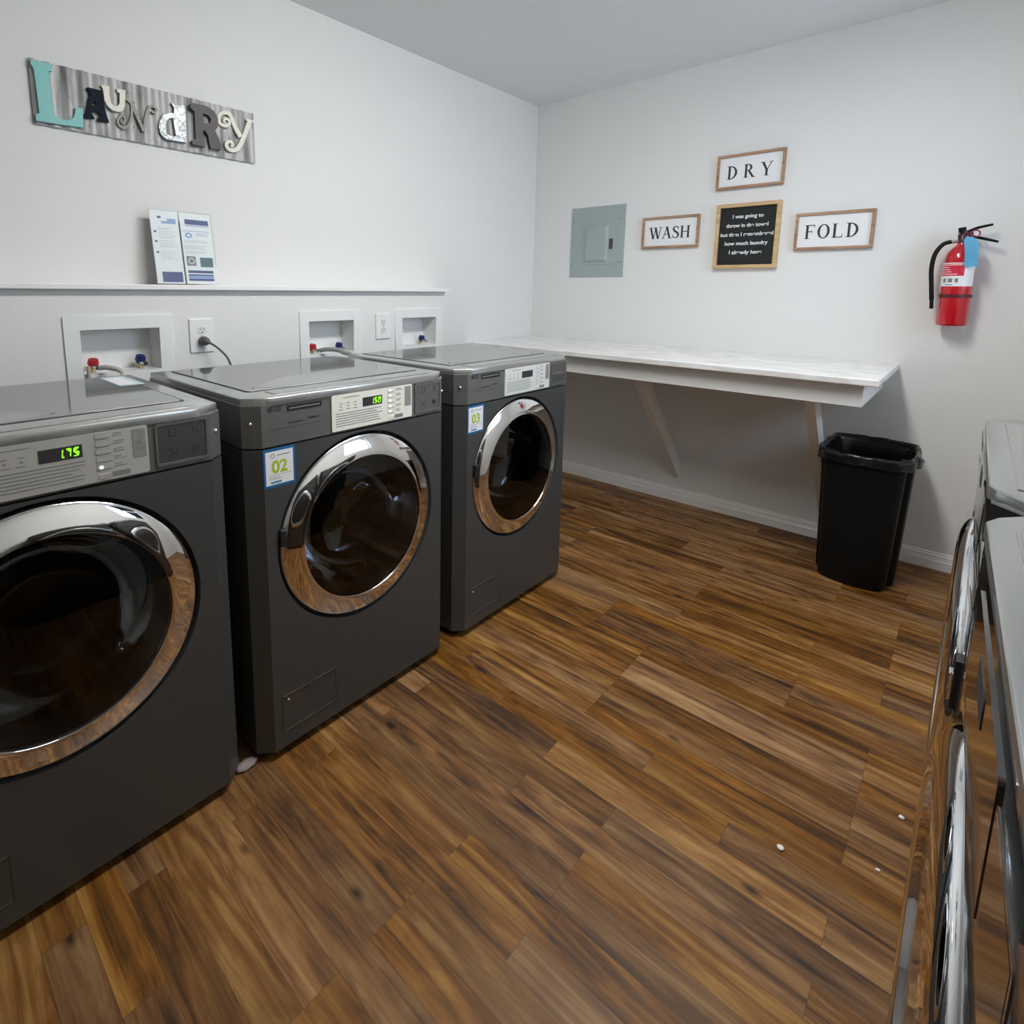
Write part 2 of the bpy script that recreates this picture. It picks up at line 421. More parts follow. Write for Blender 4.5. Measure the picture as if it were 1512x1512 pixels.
# ceiling lamp: a long wrap-around fixture
LX, LY = 1.68, -1.18
t = thing('ceiling_light', 'long white wrap-around ceiling lamp above the middle of the floor', 'ceiling lamp', (LX, LY, ZC))
box('lamp_base', -.13, .13, -.62, .62, -.022, -.0005, WHITE, t, bev=.004)
LAMP = mat('lamp_diffuser', (.9, .9, .88), .4, emit=(1., .985, .945), es=36.5)
bm = bmesh.new()
lp = [(-.115, -.023), (-.118, -.045), (-.10, -.066), (-.06, -.076), (0, -.079), (.06, -.076), (.10, -.066), (.118, -.045), (.115, -.023)]
a = [bm.verts.new((x, -.60, z)) for x, z in lp]; b = [bm.verts.new((x, .60, z)) for x, z in lp]
for i in range(len(lp)-1): bm.faces.new((a[i], a[i+1], b[i+1], b[i]))
bm.faces.new((a[-1], a[0], b[0], b[-1])); bm.faces.new(a[::-1]); bm.faces.new(b)
from_bm('lamp_shade', bm, LAMP, t)

# ------------------------------------------------------------------ front-load machines
W, H = .686, .98
CH, CHW, DEP = .032, .036, .625
DC, DZC = .337, .575
def seg7(ch, x, y, h, mp, depth=.0008):
    w = h*.52; t = h*.13; S = {'0': 'abcdef', '1': 'bc', '5': 'afgcd', '7': 'abc'}[ch]
    P = {'a': ((0, h), (w, h)), 'b': ((w, h), (w, h/2)), 'c': ((w, h/2), (w, 0)), 'd': ((0, 0), (w, 0)), 'e': ((0, 0), (0, h/2)), 'f': ((0, h/2), (0, h)), 'g': ((0, h/2), (w, h/2))}
    out = []
    for s in S:
        (x0, y0), (x1, y1) = P[s]
        if x0 == x1: r = (x0-t/2, x1+t/2, min(y0, y1)+t*.3, max(y0, y1)-t*.3)
        else: r = (min(x0, x1)+t*.3, max(x0, x1)-t*.3, y0-t/2, y0+t/2)
        q = [(r[0], r[2]), (r[1], r[2]), (r[1], r[3]), (r[0], r[3])]
        out.append([(x+a+b*.12, y+b) for a, b in q])
    return out
DRY = [0]
def FX(off, x0=0., y0=0., z0=0.):       # u -> +y, v -> +z, w -> +x
    return lambda p: (off+p[2]+x0, y0+p[0], z0+p[1])
def quad(u0, u1, v0, v1): return [(u0, v0), (u1, v0), (u1, v1), (u0, v1)]
def slab(name, u0, u1, v0, v1, off, dep, m, parent, r=0.):
    if DRY[0]: off -= .0030; dep = min(dep, .0008) if off > 0 else dep
    return solid(name, [rrect(u0, u1, v0, v1, r) if r else quad(u0, u1, v0, v1)], dep, FX(off), m, parent)

def machine(name, label, cat, loc, rz, group, display, number, panel, slot=False, dryer=False, leds=0, bow=0., top_label=False):
    t = thing(name, label, cat, loc, rz, group)
    DRY[0] = 0
    # body shell
    y0, y1 = CHW, W-CHW
    plan = [(-DEP, 0.), (-CH, 0.), (0., y0), (0., y1), (-CH, W), (-DEP, W)]
    ZB, ZT = .028, .8535
    bm = bmesh.new()
    lo = [bm.verts.new((a, b, ZB)) for a, b in plan]; hi = [bm.verts.new((a, b, ZT)) for a, b in plan]
    for i in range(6):
        if i == 2: continue
        j = (i+1) % 6; bm.faces.new((lo[i], lo[j], hi[j], hi[i]))
    bm.faces.new(lo[::-1]); bm.faces.new(hi)
    bodym = DARKG if dryer else DARK; conm = DARKG if dryer else CONS
    fm = fill_mesh([[(y0, ZB), (y1, ZB), (y1, ZT), (y0, ZT)], circle(DC, DZC, .272, 72)], .001, FX(-.0005))
    bm.from_mesh(fm); bpy.data.meshes.remove(fm)
    add_lathe(bm, [(.272, .0), (.270, -.03), (.205, -.032)], (0, DC, DZC), 'x', 72)
    body = from_bm('body', bm, bodym, t)
    box('plinth', -DEP+.02, -.035, .03, W-.03, 0., ZB, BLACK, t)
    # console
    bm = bmesh.new(); add_prism(bm, plan, .858, .962)
    con = from_bm('console', bm, conm, t)
    box('console_gap', -DEP+.01, -.02, .02, W-.02, .852, .860, BLACK, t)
    solid('display_panel', [rrect(.234, .521, .8625, .9615, .004)], .0035, FX(-.0030 if dryer else 0.), DARKG if dryer else panel, t)
    dp = t.children[-1]
    DRY[0] = dryer
    if dryer: panel = DARKG
    disp = slab('display_window', .336, .405, .9185, .9435, .0035, .0006, INK, dp)
    if display:
        loops = []; x = .364
        for i, c in enumerate(display):
            if i: x += .0006
            loops += seg7(c, x, .9235, .0155, None); x += .0125
            if i == 0: loops.append(quad(x-.0035, x-.001, .9225, .9250))
        solid('digits', loops, .0006, FX(.0042), GREEN, disp)
    # buttons, leds, greeked text
    lines = []
    for i in range(0 if dryer else 5):
        z = .9525-i*.0155
        slab('button', .427, .452, z-.0045, z+.0045, .0035, .0012, panel, dp, .0012)
        lines += [quad(.4265, .4525, z+.0048, z+.0056), quad(.4265, .4525, z-.0056, z-.0048)]
        lines += [quad(.457, .457+random.uniform(.013, .022), z+.0012, z+.0028), quad(.457, .457+random.uniform(.016, .028), z-.0030, z-.0016)]
        if (leds == 5) or (leds == 1 and i == 4):
            lathe('indicator_led', [(.0001, .0018), (.0024 if leds == 5 else .003, .0014), (.003, 0)], (.0047, .434, z), LED, dp, 'x', 14)
    if not dryer: slab('start_button', .429, .450, .8675, .8765, .0035, .0012, panel, dp, .001)
    lines += [quad(.452, .484, .8675, .8775)]
    for k in range(6):
        z = .9085-k*.0068
        lines.append(quad(.246, .41-random.uniform(0, .03), z, z+.0018))
    lines.append(quad(.27, .325, .9515, .9530))
    if dryer: lines = lines[:6]
    if not dryer or True:
        for k in range(3):
            lines.append(quad(.258+k*.024, .268+k*.024, .936, .9375)); lines.append(quad(.256+k*.024, .270+k*.024, .9195, .921)); lines.append(quad(.261+k*.024, .265+k*.024, .9265, .930))
    if not dryer: solid('printed_lines', lines, .0003, FX(.0010 if dryer else .0036), GREYINK, dp)
    if not dryer: slab('touch_strip', .492, .5165, .898, .957, .0035, .0008, mat('touch_strip_grey', (.40, .41, .40), .3, metal=.4), dp, .002)
    if not dryer: solid('strip_mark', [quad(.501, .508, .929, .9305), quad(.503, .506, .9265, .929), quad(.499, .510, .915, .9162)], .0003, FX(.0044), GREYINK, dp)
    DRY[0] = 0
    # coin / hatch panel on the right of the console
    cp = solid('coin_panel', [rrect(.535, .645, .866, .958, .006), rrect(.540, .640, .8715, .953, .004)], .001 if dryer else .003, FX(0.), conm, t)
    inner = slab('coin_plate', .540, .640, .8715, .953, .0, .0012, DARKG if dryer else mat('coin_plate_grey', (.27, .275, .275), .25, metal=.85), cp)
    if slot:
        slab('coin_slot', .552, .628, .907, .914, .0012, .005, CHROME, cp, .003)
        slab('key_hole', .586, .592, .888, .893, .0012, .001, INK, cp)
    else:
        def cross(cx, cz, w_, h_):
            k = .0009; pts = [(cx-w_, cz-h_), (cx-w_+2*k, cz-h_), (cx, cz-k*1.4), (cx+w_-2*k, cz-h_), (cx+w_, cz-h_), (cx+k*1.2, cz), (cx+w_, cz+h_), (cx+w_-2*k, cz+h_), (cx, cz+k*1.4), (cx-w_+2*k, cz+h_), (cx-w_, cz+h_), (cx-k*1.2, cz)]
            return pts
        for lp in ([quad(.562, .578, .928, .944), quad(.5635, .5765, .9295, .9425)], [cross(.618, .936, .010, .010)], [cross(.570, .892, .010, .009)], [circle(.617, .893, .008, 16)]):
            if not dryer: solid('pictogram', lp, .0003, FX(.0013), INK, cp)
    # badge
    mes = [fill_mesh([circle(.0595, .950, .0068, 24)], .0006, FX(0.)), text_me('LG', .015, .0006, FX(.0, 0, .070, .9445), bold=.0004)]
    join_me('logo', mes, INK, t)
    mp_ = slab('model_strip', .105, .205, .9395, .9535, .0, .0008, BLACK, t)
    slab('strip_print', .111, .199, .9452, .9482, .0008, .0003, GREYINK, mp_)
    slab('series_text', .105, .150, .9085, .9118, .0, .0004, INK, t); slab('series_text', .165, .196, .912, .9165, .0, .0004, INK, t)
    slab('thin_line', .055, .205, .8995, .9001, .0, .0004, INK, t)
    # screws on the chamfers
    for yy, sg in ((CHW*.45, -1), (W-CHW*.45, 1)):
        bm = bmesh.new(); bmesh.ops.create_uvsphere(bm, u_segments=14, v_segments=8, radius=.0055)
        for v in bm.verts: v.co = v.co*1.0+Vector((-CH*.55, yy, .918))
        from_bm('screw', bm, CHROME, t, True)
    # top
    tp = [(-DEP, .003), (-CH-.004, .003), (-.006, y0+.006), (.003, y0+.03), (.003, y1-.03), (-.006, y1-.006), (-CH-.004, W-.003), (-DEP, W-.003)]
    bm = bmesh.new(); add_prism(bm, tp, .961, .980, bev=.0035, seg=3)
    top = from_bm('top_frame', bm, TOPF, t, True); sharp(top, 25)
    solid('top_seam', [rrect(-.602, -.098, .052, .640, .012)], .0006, lambda p: (p[0], p[1], .9800+p[2]), BLACK, t)
    gl = solid('top_glass', [rrect(-.597, -.103, .058, .634, .010)], .0016, lambda p: (p[0], p[1], .9802+p[2]), GLOSS if not dryer else TOPF, t, bevel=.0006)
    if top_label:
        lb = solid('top_label', [quad(-.585, -.40, .592, .652)], .0004, lambda p: (p[0], p[1], .9827+p[2]), mat('pale_blue_label', (.55, .68, .76), .4), t)
        lb['label'] = 'pale blue paper label on the rear right of the top'
        solid('label_white', [quad(-.565, -.42, .597, .637)], .0002, lambda p: (p[0], p[1], .9832+p[2]), PAPER, lb)
    # swept lens shaped grip at the front of the top
    bm = bmesh.new(); n = 28; rows = []; GRIPB = []
    for i in range(n+1):
        s = i/n; yy = .085+.31*s; wv = math.sin(PI*s)**.85
        xb = -.135-.050*wv; xf = -.135+.035*wv; hgt = .015*wv
        GRIPB.append((xb, yy))
        rows.append([bm.verts.new((xb-.002, yy, .9808)), bm.verts.new((xb+.004*wv, yy, .9815+hgt)), bm.verts.new((xb+(xf-xb)*.45, yy, .9815+hgt*.55)), bm.verts.new((xf, yy, .9808))])
    for a, b in zip(rows[:-1], rows[1:]):
        for k in range(3): bm.faces.new((a[k], a[k+1], b[k+1], b[k]))
    g = from_bm('top_grip', bm, TOPF, t, True); sharp(g, 30)
    solid('grip_shadow_gap', [[(rows_[0]-.006, rows_[1]) for rows_ in GRIPB]+[(rows_[0]+.002, rows_[1]) for rows_ in GRIPB[::-1]]], .0006, lambda p: (p[0], p[1], .9818+p[2]), BLACK, g)
    box('front_ridge', -.082, -.030, .09, W-.06, .9795, .9822, TOPF, t, bev=.0012)
    # service hatch
    solid('service_hatch', [rrect(.060, .230, .073, .177, .003), rrect(.0625, .2275, .0755, .1745, .002)], .0016, FX(0.), DARK, t)
    hp = t.children[-1]
    slab('hatch_edge', .066, .134, .1745, .1762, .0012, .0014, SATIN, hp); slab('hatch_edge', .156, .224, .1745, .1762, .0012, .0014, SATIN, hp)
    slab('hatch_edge', .066, .224, .0735, .0748, .0012, .0010, mat('hatch_lip', (.3, .3, .3), .3, metal=.8), hp)
    slab('hatch_tab', .139, .152, .168, .1735, .001, .003, DARK, hp, .001)
    bm = bmesh.new(); bmesh.ops.create_uvsphere(bm, u_segments=12, v_segments=8, radius=.0045)
    for v in bm.verts: v.co += Vector((.0, .078, .160))
    from_bm('hatch_screw', bm, SATIN, hp, True)
    # drum behind the door
    bm = bmesh.new()
    add_lathe(bm, [(.205, -.032), (.212, -.06), (.20, -.085), (.205, -.11), (.19, -.125)], (0, DC, DZC), 'x', 64)
    from_bm('gasket', bm, GASK, t, True)
    bm = bmesh.new()
    R_ = add_lathe(bm, [(.19, -.125), (.262, -.14), (.262, -.50), (.24, -.53), (.06, -.545), (.0001, -.53)], (0, DC, DZC), 'x', 64)
    for k in range(3):
        a = 2*PI*k/3+.5
        vs = add_box(bm, -.48, -.16, -.022, .022, -.262, -.205, .012, 2, Matrix.Translation((0, DC, DZC)) @ Matrix.Rotation(a, 4, 'X'))
    dr = from_bm('drum', bm, DRUM, t, True); sharp(dr, 40)
    # door: chrome ring, tinted window, glass bowl, latch
    prof = [(.2640, -.022), (.2636, -.006), (.2615, -.0015), (.2570, .0015), (.2400, .0078), (.2200, .0140), (.2075, .0172), (.2045, .0172), (.2032, .0150), (.2030, -.012)]
    prof = [(r, h) for r, h in prof]
    if dryer: prof = [(.264, -.022), (.262, -.004), (.256, .004), (.246, .010), (.232, .0145), (.218, .0165), (.210, .0158), (.205, .0125), (.203, .006), (.203, -.012)]
    door = lathe('door', prof, (0, DC, DZC), CHROME, t, 'x', 128, closed=True)
    if dryer: lathe('window', [(.2032, .0040), (.196, .0050), (.17, .0075), (.08, .0095), (.0005, .0100)], (0, DC, DZC), DARKG, door, 'x', 96)
    else: lathe('window', [(.2032, .0140), (.19, .0150), (.15, .0170), (.08, .0185), (.0005, .019)], (0, DC, DZC), DGLASS, door, 'x', 96)
    lathe('bowl', [(.202, -.010), (.188, -.035), (.170, -.075), (.150, -.115), (.12, -.135), (.06, -.145), (.0005, -.147)], (0, DC, DZC), BGLASS, door, 'x', 96)
    lathe('inner_rim', [(.2025, .004), (.199, -.006), (.192, -.024), (.184, -.040)], (0, DC, DZC), SATIN, door, 'x', 96)
    if dryer:
        hd = box('door_latch', -.012, .003, .588, .618, DZC+.050, DZC+.130, BLACK, door, bev=.003)
        box('latch_grip', .001, .008, .592, .612, DZC+.060, DZC+.105, CHROME, hd, bev=.002)
    else:
        box('door_latch', -.004, .012, DC-.268, DC-.252, DZC+.02, DZC+.065, BLACK, door, bev=.003)
    # number sticker
    if number:
        st = slab('number_sticker', .036, .122, .754, .853, .0, .0008, BLUE, t)
        st['label'] = 'blue bordered white sticker with green number '+number
        wh = slab('sticker_face', .0415, .1165, .7605, .8455, .0008, .0003, PAPER, st)
        text('sticker_number', number, .044, FX(.0011, 0, .079, .7905), LIME, st, .0003, bold=.0011, align='CENTER', sx=.98)
        solid('sticker_heading', [quad(.072, .108, .8335, .8355)], .0002, FX(.0011), GREYINK, st)
        solid('sticker_print', [quad(.050, .080, .779, .7802), quad(.050, .112, .7845, .7852), quad(.050, .084, .7745, .7755)], .0002, FX(.0011), GREYINK, st)
        solid('sticker_emblem', [circle(.0605, .834, .006, 16), circle(.0605, .834, .0042, 16)], .0002, FX(.0011), GREYINK, st)
        slab('sticker_bar', .054, .083, .764, .769, .0011, .0002, BLUE2, st)
    if bow:
        for o in [body, con] + [c for c in t.children if c.name.startswith(('top_frame',))]:
            for v in o.data.vertices:
                if v.co.x > -.05: v.co.x -= bow*(v.co.y-W/2)**2
    return t

XF = 1.0825
GRP = 'front load washing machines along the left wall'
PM1 = mat('console_panel_silver', (.60, .60, .57), .32, metal=.3)
PM2 = mat('console_panel_cream', (.90, .895, .80), .38)
PM3 = mat('console_panel_pale', (.76, .80, .76), .35, metal=.1)
machine('washing_machine', 'dark grey front load washer cut off by the left edge, display reading 1.75', 'washing machine', (XF, -2.683, 0), 0, GRP, '175', None, PM1, leds=1, top_label=True)
machine('washing_machine', 'dark grey front load washer in the middle of the row with sticker 02 on it', 'washing machine', (XF, -1.946, 0), 0, GRP, '150', '02', PM2, leds=5)
machine('washing_machine', 'dark grey front load washer beside the counter with sticker 03 on it', 'washing machine', (XF, -1.203, 0), 0, GRP, '', '03', PM3, slot=True)
GR2 = 'grey front load machines along the right edge'
machine('clothes_dryer', 'grey front load machine at the right edge, farther of the two from the camera', 'clothes dryer', (2.349, -.868, 0), PI, GR2, '', None, PM3, dryer=True, bow=.06)
machine('clothes_dryer', 'grey front load machine in the lower right corner, the one closest to the camera', 'clothes dryer', (2.3387, -1.600, 0), PI+.027, GR2, '', None, PM3, dryer=True, bow=.12)

# ------------------------------------------------------------------ folding counter
CT = .927
t = thing('folding_counter', 'long white marble pattern counter on two diagonal wall braces along the back wall', 'counter', (0, YB, 0))
box('countertop', .001, 2.072, -.70, -.001, CT-.027, CT, LAMI, t, bev=.004, seg=2)
bm = bmesh.new(); add_box(bm, .001, 2.022, -.65, -.63, .810, CT-.0275); add_box(bm, 2.002, 2.022, -.63, -.001, .810, CT-.0275); add_box(bm, .021, 2.002, -.02, -.001, .810, CT-.0275)
add_box(bm, .001, .021, -.63, -.001, .810, CT-.0275)
from_bm('apron', bm, TRIM, t)
for xa, xb in ((1.069, 1.107), (1.822, 1.860)):
    bm = bmesh.new()
    pr = [(0., .145), (0., .255), (-.505, .8095), (-.615, .8095)]
    a = [bm.verts.new((xa, p, z)) for p, z in pr]; b = [bm.verts.new((xb, p, z)) for p, z in pr]
    for i in range(4): bm.faces.new((a[i], a[(i+1) % 4], b[(i+1) % 4], b[i]))
    bm.faces.new(a[::-1]); bm.faces.new(b)
    for v in bm.verts: v.co.y -= .001
    from_bm('brace', bm, TRIM, t)

# ------------------------------------------------------------------ LAUNDRY sign
SY, SZ, SW, SH = -2.086, 1.7596, .7575, .1985
t = thing('laundry_sign', 'corrugated metal wall sign with mixed letters spelling LAUNDRY', 'sign', (0, SY, SZ))
bm = bmesh.new(); n = 150; fr, bk = [], []
for i in range(n+1):
    y = SW*i/n; x = .0095+.0028*math.sin(2*PI*y/.046)
    fr.append([bm.verts.new((x, y, 0)), bm.verts.new((x, y, SH))]); bk.append([bm.verts.new((x-.0012, y, 0)), bm.verts.new((x-.0012, y, SH))])
for i in range(n):
    bm.faces.new((fr[i][0], fr[i+1][0], fr[i+1][1], fr[i][1])); bm.faces.new((bk[i][0], bk[i][1], bk[i+1][1], bk[i+1][0]))
    bm.faces.new((fr[i][0], bk[i][0], bk[i+1][0], fr[i+1][0])); bm.faces.new((fr[i][1], fr[i+1][1], bk[i+1][1], bk[i][1]))
bm.faces.new((fr[0][0], fr[0][1], bk[0][1], bk[0][0])); bm.faces.new((fr[-1][0], bk[-1][0], bk[-1][1], fr[-1][1]))
sb = from_bm('backing', bm, GALV, t, True); sharp(sb, 50)
bm = bmesh.new()
add_box(bm, .001, .006, .02, SW-.02, .03, .05); add_box(bm, .001, .006, .02, SW-.02, SH-.05, SH-.03)
from_bm('batten', bm, BLACK, t)
GL = {
'L':[(0.005, 0.189), (0.062, 0.192), (0.059, 0.17), (0.051, 0.169), (0.05, 0.165), (0.051, 0.122), (0.051, 0.068), (0.056, 0.036), (0.066, 0.026), (0.084, 0.026), (0.097, 0.029), (0.107, 0.038), (0.113, 0.052), (0.117, 0.072), (0.138, 0.075), (0.134, 0.013), (0.091, 0.01), (0.004, 0.007), (0.004, 0.025), (0.014, 0.032), (0.013, 0.083), (0.012, 0.131), (0.01, 0.166), (0.003, 0.179)],
'A':[(0.156, 0.146), (0.198, 0.146), (0.202, 0.134), (0.202, 0.098), (0.207, 0.07), (0.214, 0.045), (0.179, 0.044), (0.181, 0.054), (0.189, 0.058), (0.186, 0.068), (0.176, 0.074), (0.166, 0.071), (0.163, 0.063), (0.168, 0.056), (0.17, 0.048), (0.137, 0.044), (0.137, 0.055), (0.145, 0.064), (0.157, 0.108), (0.163, 0.122), (0.161, 0.135), (0.154, 0.138)],
'Ah':[(0.17, 0.105), (0.178, 0.105), (0.179, 0.093), (0.166, 0.092)],
'U':[(0.197, 0.164), (0.223, 0.166), (0.222, 0.152), (0.221, 0.134), (0.225, 0.111), (0.234, 0.103), (0.246, 0.108), (0.252, 0.12), (0.254, 0.152), (0.247, 0.153), (0.246, 0.165), (0.273, 0.165), (0.268, 0.113), (0.261, 0.096), (0.248, 0.087), (0.228, 0.088), (0.212, 0.1), (0.204, 0.117), (0.203, 0.15)],
'N1':[(0.257, 0.067), (0.252, 0.057), (0.262, 0.056), (0.266, 0.072), (0.255, 0.076), (0.243, 0.061), (0.245, 0.044), (0.26, 0.038), (0.277, 0.052), (0.288, 0.083), (0.29, 0.125), (0.273, 0.139)],
'N2':[(0.271, 0.14), (0.29, 0.128), (0.307, 0.087), (0.325, 0.039)],
'N3':[(0.325, 0.039), (0.332, 0.08), (0.344, 0.117), (0.358, 0.134), (0.373, 0.128), (0.368, 0.114), (0.357, 0.115)],
'd':[(0.425, 0.16), (0.443, 0.154), (0.475, 0.161), (0.473, 0.028), (0.438, 0.027), (0.42, 0.026), (0.398, 0.026), (0.382, 0.04), (0.376, 0.063), (0.38, 0.085), (0.395, 0.11), (0.417, 0.122), (0.433, 0.125), (0.435, 0.144)],
'dh':[(0.416, 0.104), (0.428, 0.107), (0.435, 0.045), (0.42, 0.039), (0.403, 0.044), (0.397, 0.067), (0.403, 0.089)],
'R':[(0.5, 0.176), (0.555, 0.178), (0.584, 0.166), (0.598, 0.141), (0.595, 0.108), (0.584, 0.093), (0.596, 0.07), (0.606, 0.04), (0.605, 0.025), (0.563, 0.022), (0.559, 0.038), (0.555, 0.069), (0.546, 0.083), (0.537, 0.085), (0.535, 0.065), (0.542, 0.034), (0.541, 0.023), (0.493, 0.025), (0.494, 0.041), (0.507, 0.047), (0.507, 0.084), (0.508, 0.146), (0.493, 0.158), (0.495, 0.17)],
'Rh':[(0.54, 0.148), (0.56, 0.145), (0.571, 0.132), (0.565, 0.118), (0.551, 0.112), (0.542, 0.113)],
'y1':[(0.635, 0.133), (0.625, 0.137), (0.631, 0.148), (0.645, 0.148), (0.646, 0.132), (0.63, 0.122), (0.609, 0.127), (0.605, 0.146), (0.615, 0.164), (0.636, 0.173), (0.653, 0.166), (0.669, 0.13), (0.692, 0.092)],
'y2':[(0.735, 0.162), (0.711, 0.106), (0.69, 0.062), (0.671, 0.039), (0.646, 0.033), (0.631, 0.045), (0.635, 0.06), (0.651, 0.065), (0.658, 0.053), (0.648, 0.048)],
'y3':[(0.719, 0.165), (0.752, 0.164)],
}
X0 = .0135
def lab(o, s): o['label'] = s; return o
lab(solid('letter', [GL['L']], .009, FX(X0), TURQ, t), 'large turquoise letter L')
lab(solid('letter', [GL['A'], GL['Ah']], .010, FX(X0), NAVY, t), 'navy letter A')
lab(solid('letter', [GL['U']], .008, FX(X0+.002), CREAM, t), 'small cream letter U')
lab(join_me('letter', [ribbon_me(GL['N1'], [.006, .008, .009, .007], .007, FX(X0)), ribbon_me(GL['N2'], [.009, .013, .010], .0072, FX(X0)), ribbon_me(GL['N3'], [.007, .009, .008], .0068, FX(X0))], TAUPE, t), 'curly grey green letter N')
lab(solid('letter', [GL['d'], GL['dh']], .012, FX(X0), SILV, t), 'silver patterned letter d')
lab(solid('letter', [GL['R'], GL['Rh']], .016, FX(X0), PLUM, t), 'dark brown letter R')
lab(join_me('letter', [ribbon_me(GL['y1'], [.007, .011, .013, .014, .019], .009, FX(X0)), ribbon_me(GL['y2'], [.018, .017, .014, .012, .010], .0088, FX(X0)), ribbon_me(GL['y3'], .008, .0086, FX(X0))], CREAM, t), 'curly cream letter Y')

# ------------------------------------------------------------------ serif letters for the framed words
def serif(ch):
    T, t_, s = .155, .062, .042
    def st(x, w=T, y0=0., y1=1., L=.085): return [quad(x, x+w, y0, y1), quad(x-L, x+w+L, 1-s, 1) if y1 == 1. else None, quad(x-L, x+w+L, 0, s) if y0 == 0. else None]
    def half(cx, cy, ro, ryo, ri, ryi, a0=-90, a1=90, n=22):
        o = [(cx+ro*math.cos(math.radians(a0+(a1-a0)*i/n)), cy+ryo*math.sin(math.radians(a0+(a1-a0)*i/n))) for i in range(n+1)]
        i_ = [(cx+ri*math.cos(math.radians(a0+(a1-a0)*i/n)), cy+ryi*math.sin(math.radians(a0+(a1-a0)*i/n))) for i in range(n+1)]
        return o+i_[::-1]
    def dg(x0, y0, x1, y1, w): return [(x0, y0), (x0+w, y0), (x1+w, y1), (x1, y1)]
    if ch == 'D': L, a = st(.10)+[half(.24, .5, .50, .5, .34, .5-t_), quad(.1, .23, 1-t_, 1), quad(.1, .23, 0, t_)], .82
    elif ch == 'R': L, a = st(.10)+[half(.30, .745, .31, .255, .155, .255-t_), quad(.2, .31, 1-t_, 1), quad(.2, .31, .49, .49+t_), dg(.62, 0, .31, .50, .165), quad(.60, .86, 0, s)], .86
    elif ch == 'Y': L, a = [dg(.30, .42, .02, 1., .165), dg(.385, .42, .66, 1., .065), quad(.305, .46, 0, .46), quad(-.04, .26, 1-s, 1), quad(.56, .82, 1-s, 1), quad(.23, .53, 0, s)], .80
    elif ch == 'W': L, a = [dg(.26, 0, .00, 1., .16), dg(.32, 0, .52, 1., .065), dg(.69, 0, .43, 1., .16), dg(.75, 0, .98, 1., .065), quad(-.06, .25, 1-s, 1), quad(.38, .62, 1-s, 1), quad(.87, 1.12, 1-s, 1)], 1.10
    elif ch == 'A': L, a = [dg(.04, 0, .36, 1., .065), dg(.58, 0, .29, 1.02, .165), quad(.16, .62, .33, .33+t_), quad(-.05, .20, 0, s), quad(.52, .84, 0, s)], .82
    elif ch == 'S':
        pts = [(.50, .80), (.43, .92), (.29, .965), (.13, .88), (.10, .74), (.20, .60), (.36, .49), (.50, .36), (.51, .18), (.38, .05), (.22, .03), (.09, .11), (.04, .24)]
        return [('rib', pts, [.05, .06, .075, .11, .15, .16, .165, .16, .13, .09, .065, .055, .05]), quad(.48, .515, .72, .98), quad(.03, .065, .02, .30)], .60
    elif ch == 'H': L, a = st(.10)+st(.63)+[quad(.2, .66, .48, .48+t_)], .88
    elif ch == 'F': L, a = st(.10)+[quad(.2, .66, 1-t_, 1), quad(.2, .50, .49, .49+t_), [(.62, 1.), (.66, 1.), (.66, .76), (.64, .76)], quad(.48, .505, .40, .62)], .72
    elif ch == 'O': return [('ring', .42, .5)], .77
    elif ch == 'L': L, a = st(.10)+[quad(.2, .64, 0, t_), [(.60, 0), (.66, 0), (.68, .26), (.65, .26)]], .74
    return [q for q in L if q], a
def word(w, x0, x1, zbase, h, mapf, m, parent, gapf=.12):
    mes = []; adv = []
    tot = 0
    for c in w: adv.append(serif(c)[1]); tot += adv[-1]
    gap = ((x1-x0)/h-tot)/(len(w)-1) if len(w) > 1 else 0
    x = 0
    for c, a in zip(w, adv):
        for q in serif(c)[0]:
            if q[0] == 'rib': mes.append(ribbon_me([(x0+(x+u)*h, zbase+v*h) for u, v in q[1]], [k*h for k in q[2]], .0008, mapf))
            elif q[0] == 'ring': mes.append(fill_mesh([circle(x0+(x+.38)*h, zbase+.5*h, .515*h, 48, .385*h), circle(x0+(x+.38)*h, zbase+.5*h, .455*h, 48, .225*h)], .0008, mapf))
            else: mes.append(fill_mesh([[(x0+(x+u)*h, zbase+v*h) for u, v in q]], .0008, mapf))
        x += a+gap
    join_me('lettering', mes, m, parent)
def framed(label, x0, x1, z0, z1, wood, face, fw, dep, content, tilt=0.):
    t = thing('framed_sign', label, 'sign', ((x0+x1)/2, YB, z0), 0, 'framed word signs on the back wall')
    w, h = (x1-x0)/2, z1-z0
    BK = lambda p: (p[0], -p[2], p[1])
    bm = bmesh.new()
    add_box(bm, -w, w, -dep, -.001, 0, fw, .0012, 1); add_box(bm, -w, w, -dep, -.001, h-fw, h, .0012, 1)
    add_box(bm, -w, -w+fw, -dep, -.001, fw, h-fw, .0012, 1); add_box(bm, w-fw, w, -dep, -.001, fw, h-fw, .0012, 1)
    from_bm('frame', bm, wood, t)
    box('face_board', -w+fw, w-fw, -dep*.55, -.002, fw, h-fw, face, t)
    content(t, w, h, lambda p: (p[0], -dep*.55-p[2], p[1]))
    return t
SIGNW = mat('sign_white', (.84, .85, .86), .5)
SIGNB = mat('sign_black_felt', (.006, .007, .008), .7)
CHALK = mat('white_letter', (.78, .80, .80), .5)
framed('wood framed white sign reading DRY, highest of the four signs', 1.196, 1.522, 1.789, 1.964, OAKB, SIGNW, .013, .022,
       lambda t, w, h, f: word('DRY', -.112, .108, .050, .068, f, INK, t))
framed('wood framed white sign reading WASH beside the grey breaker panel', .793, 1.123, 1.497, 1.675, OAKB, SIGNW, .013, .022,
       lambda t, w, h, f: word('WASH', -.120, .116, .054, .066, f, INK, t))
framed('wood framed white sign reading FOLD, rightmost of the four signs', 1.595, 1.917, 1.457, 1.635, OAKB, SIGNW, .013, .022,
       lambda t, w, h, f: word('FOLD', -.120, .106, .054, .066, f, INK, t))
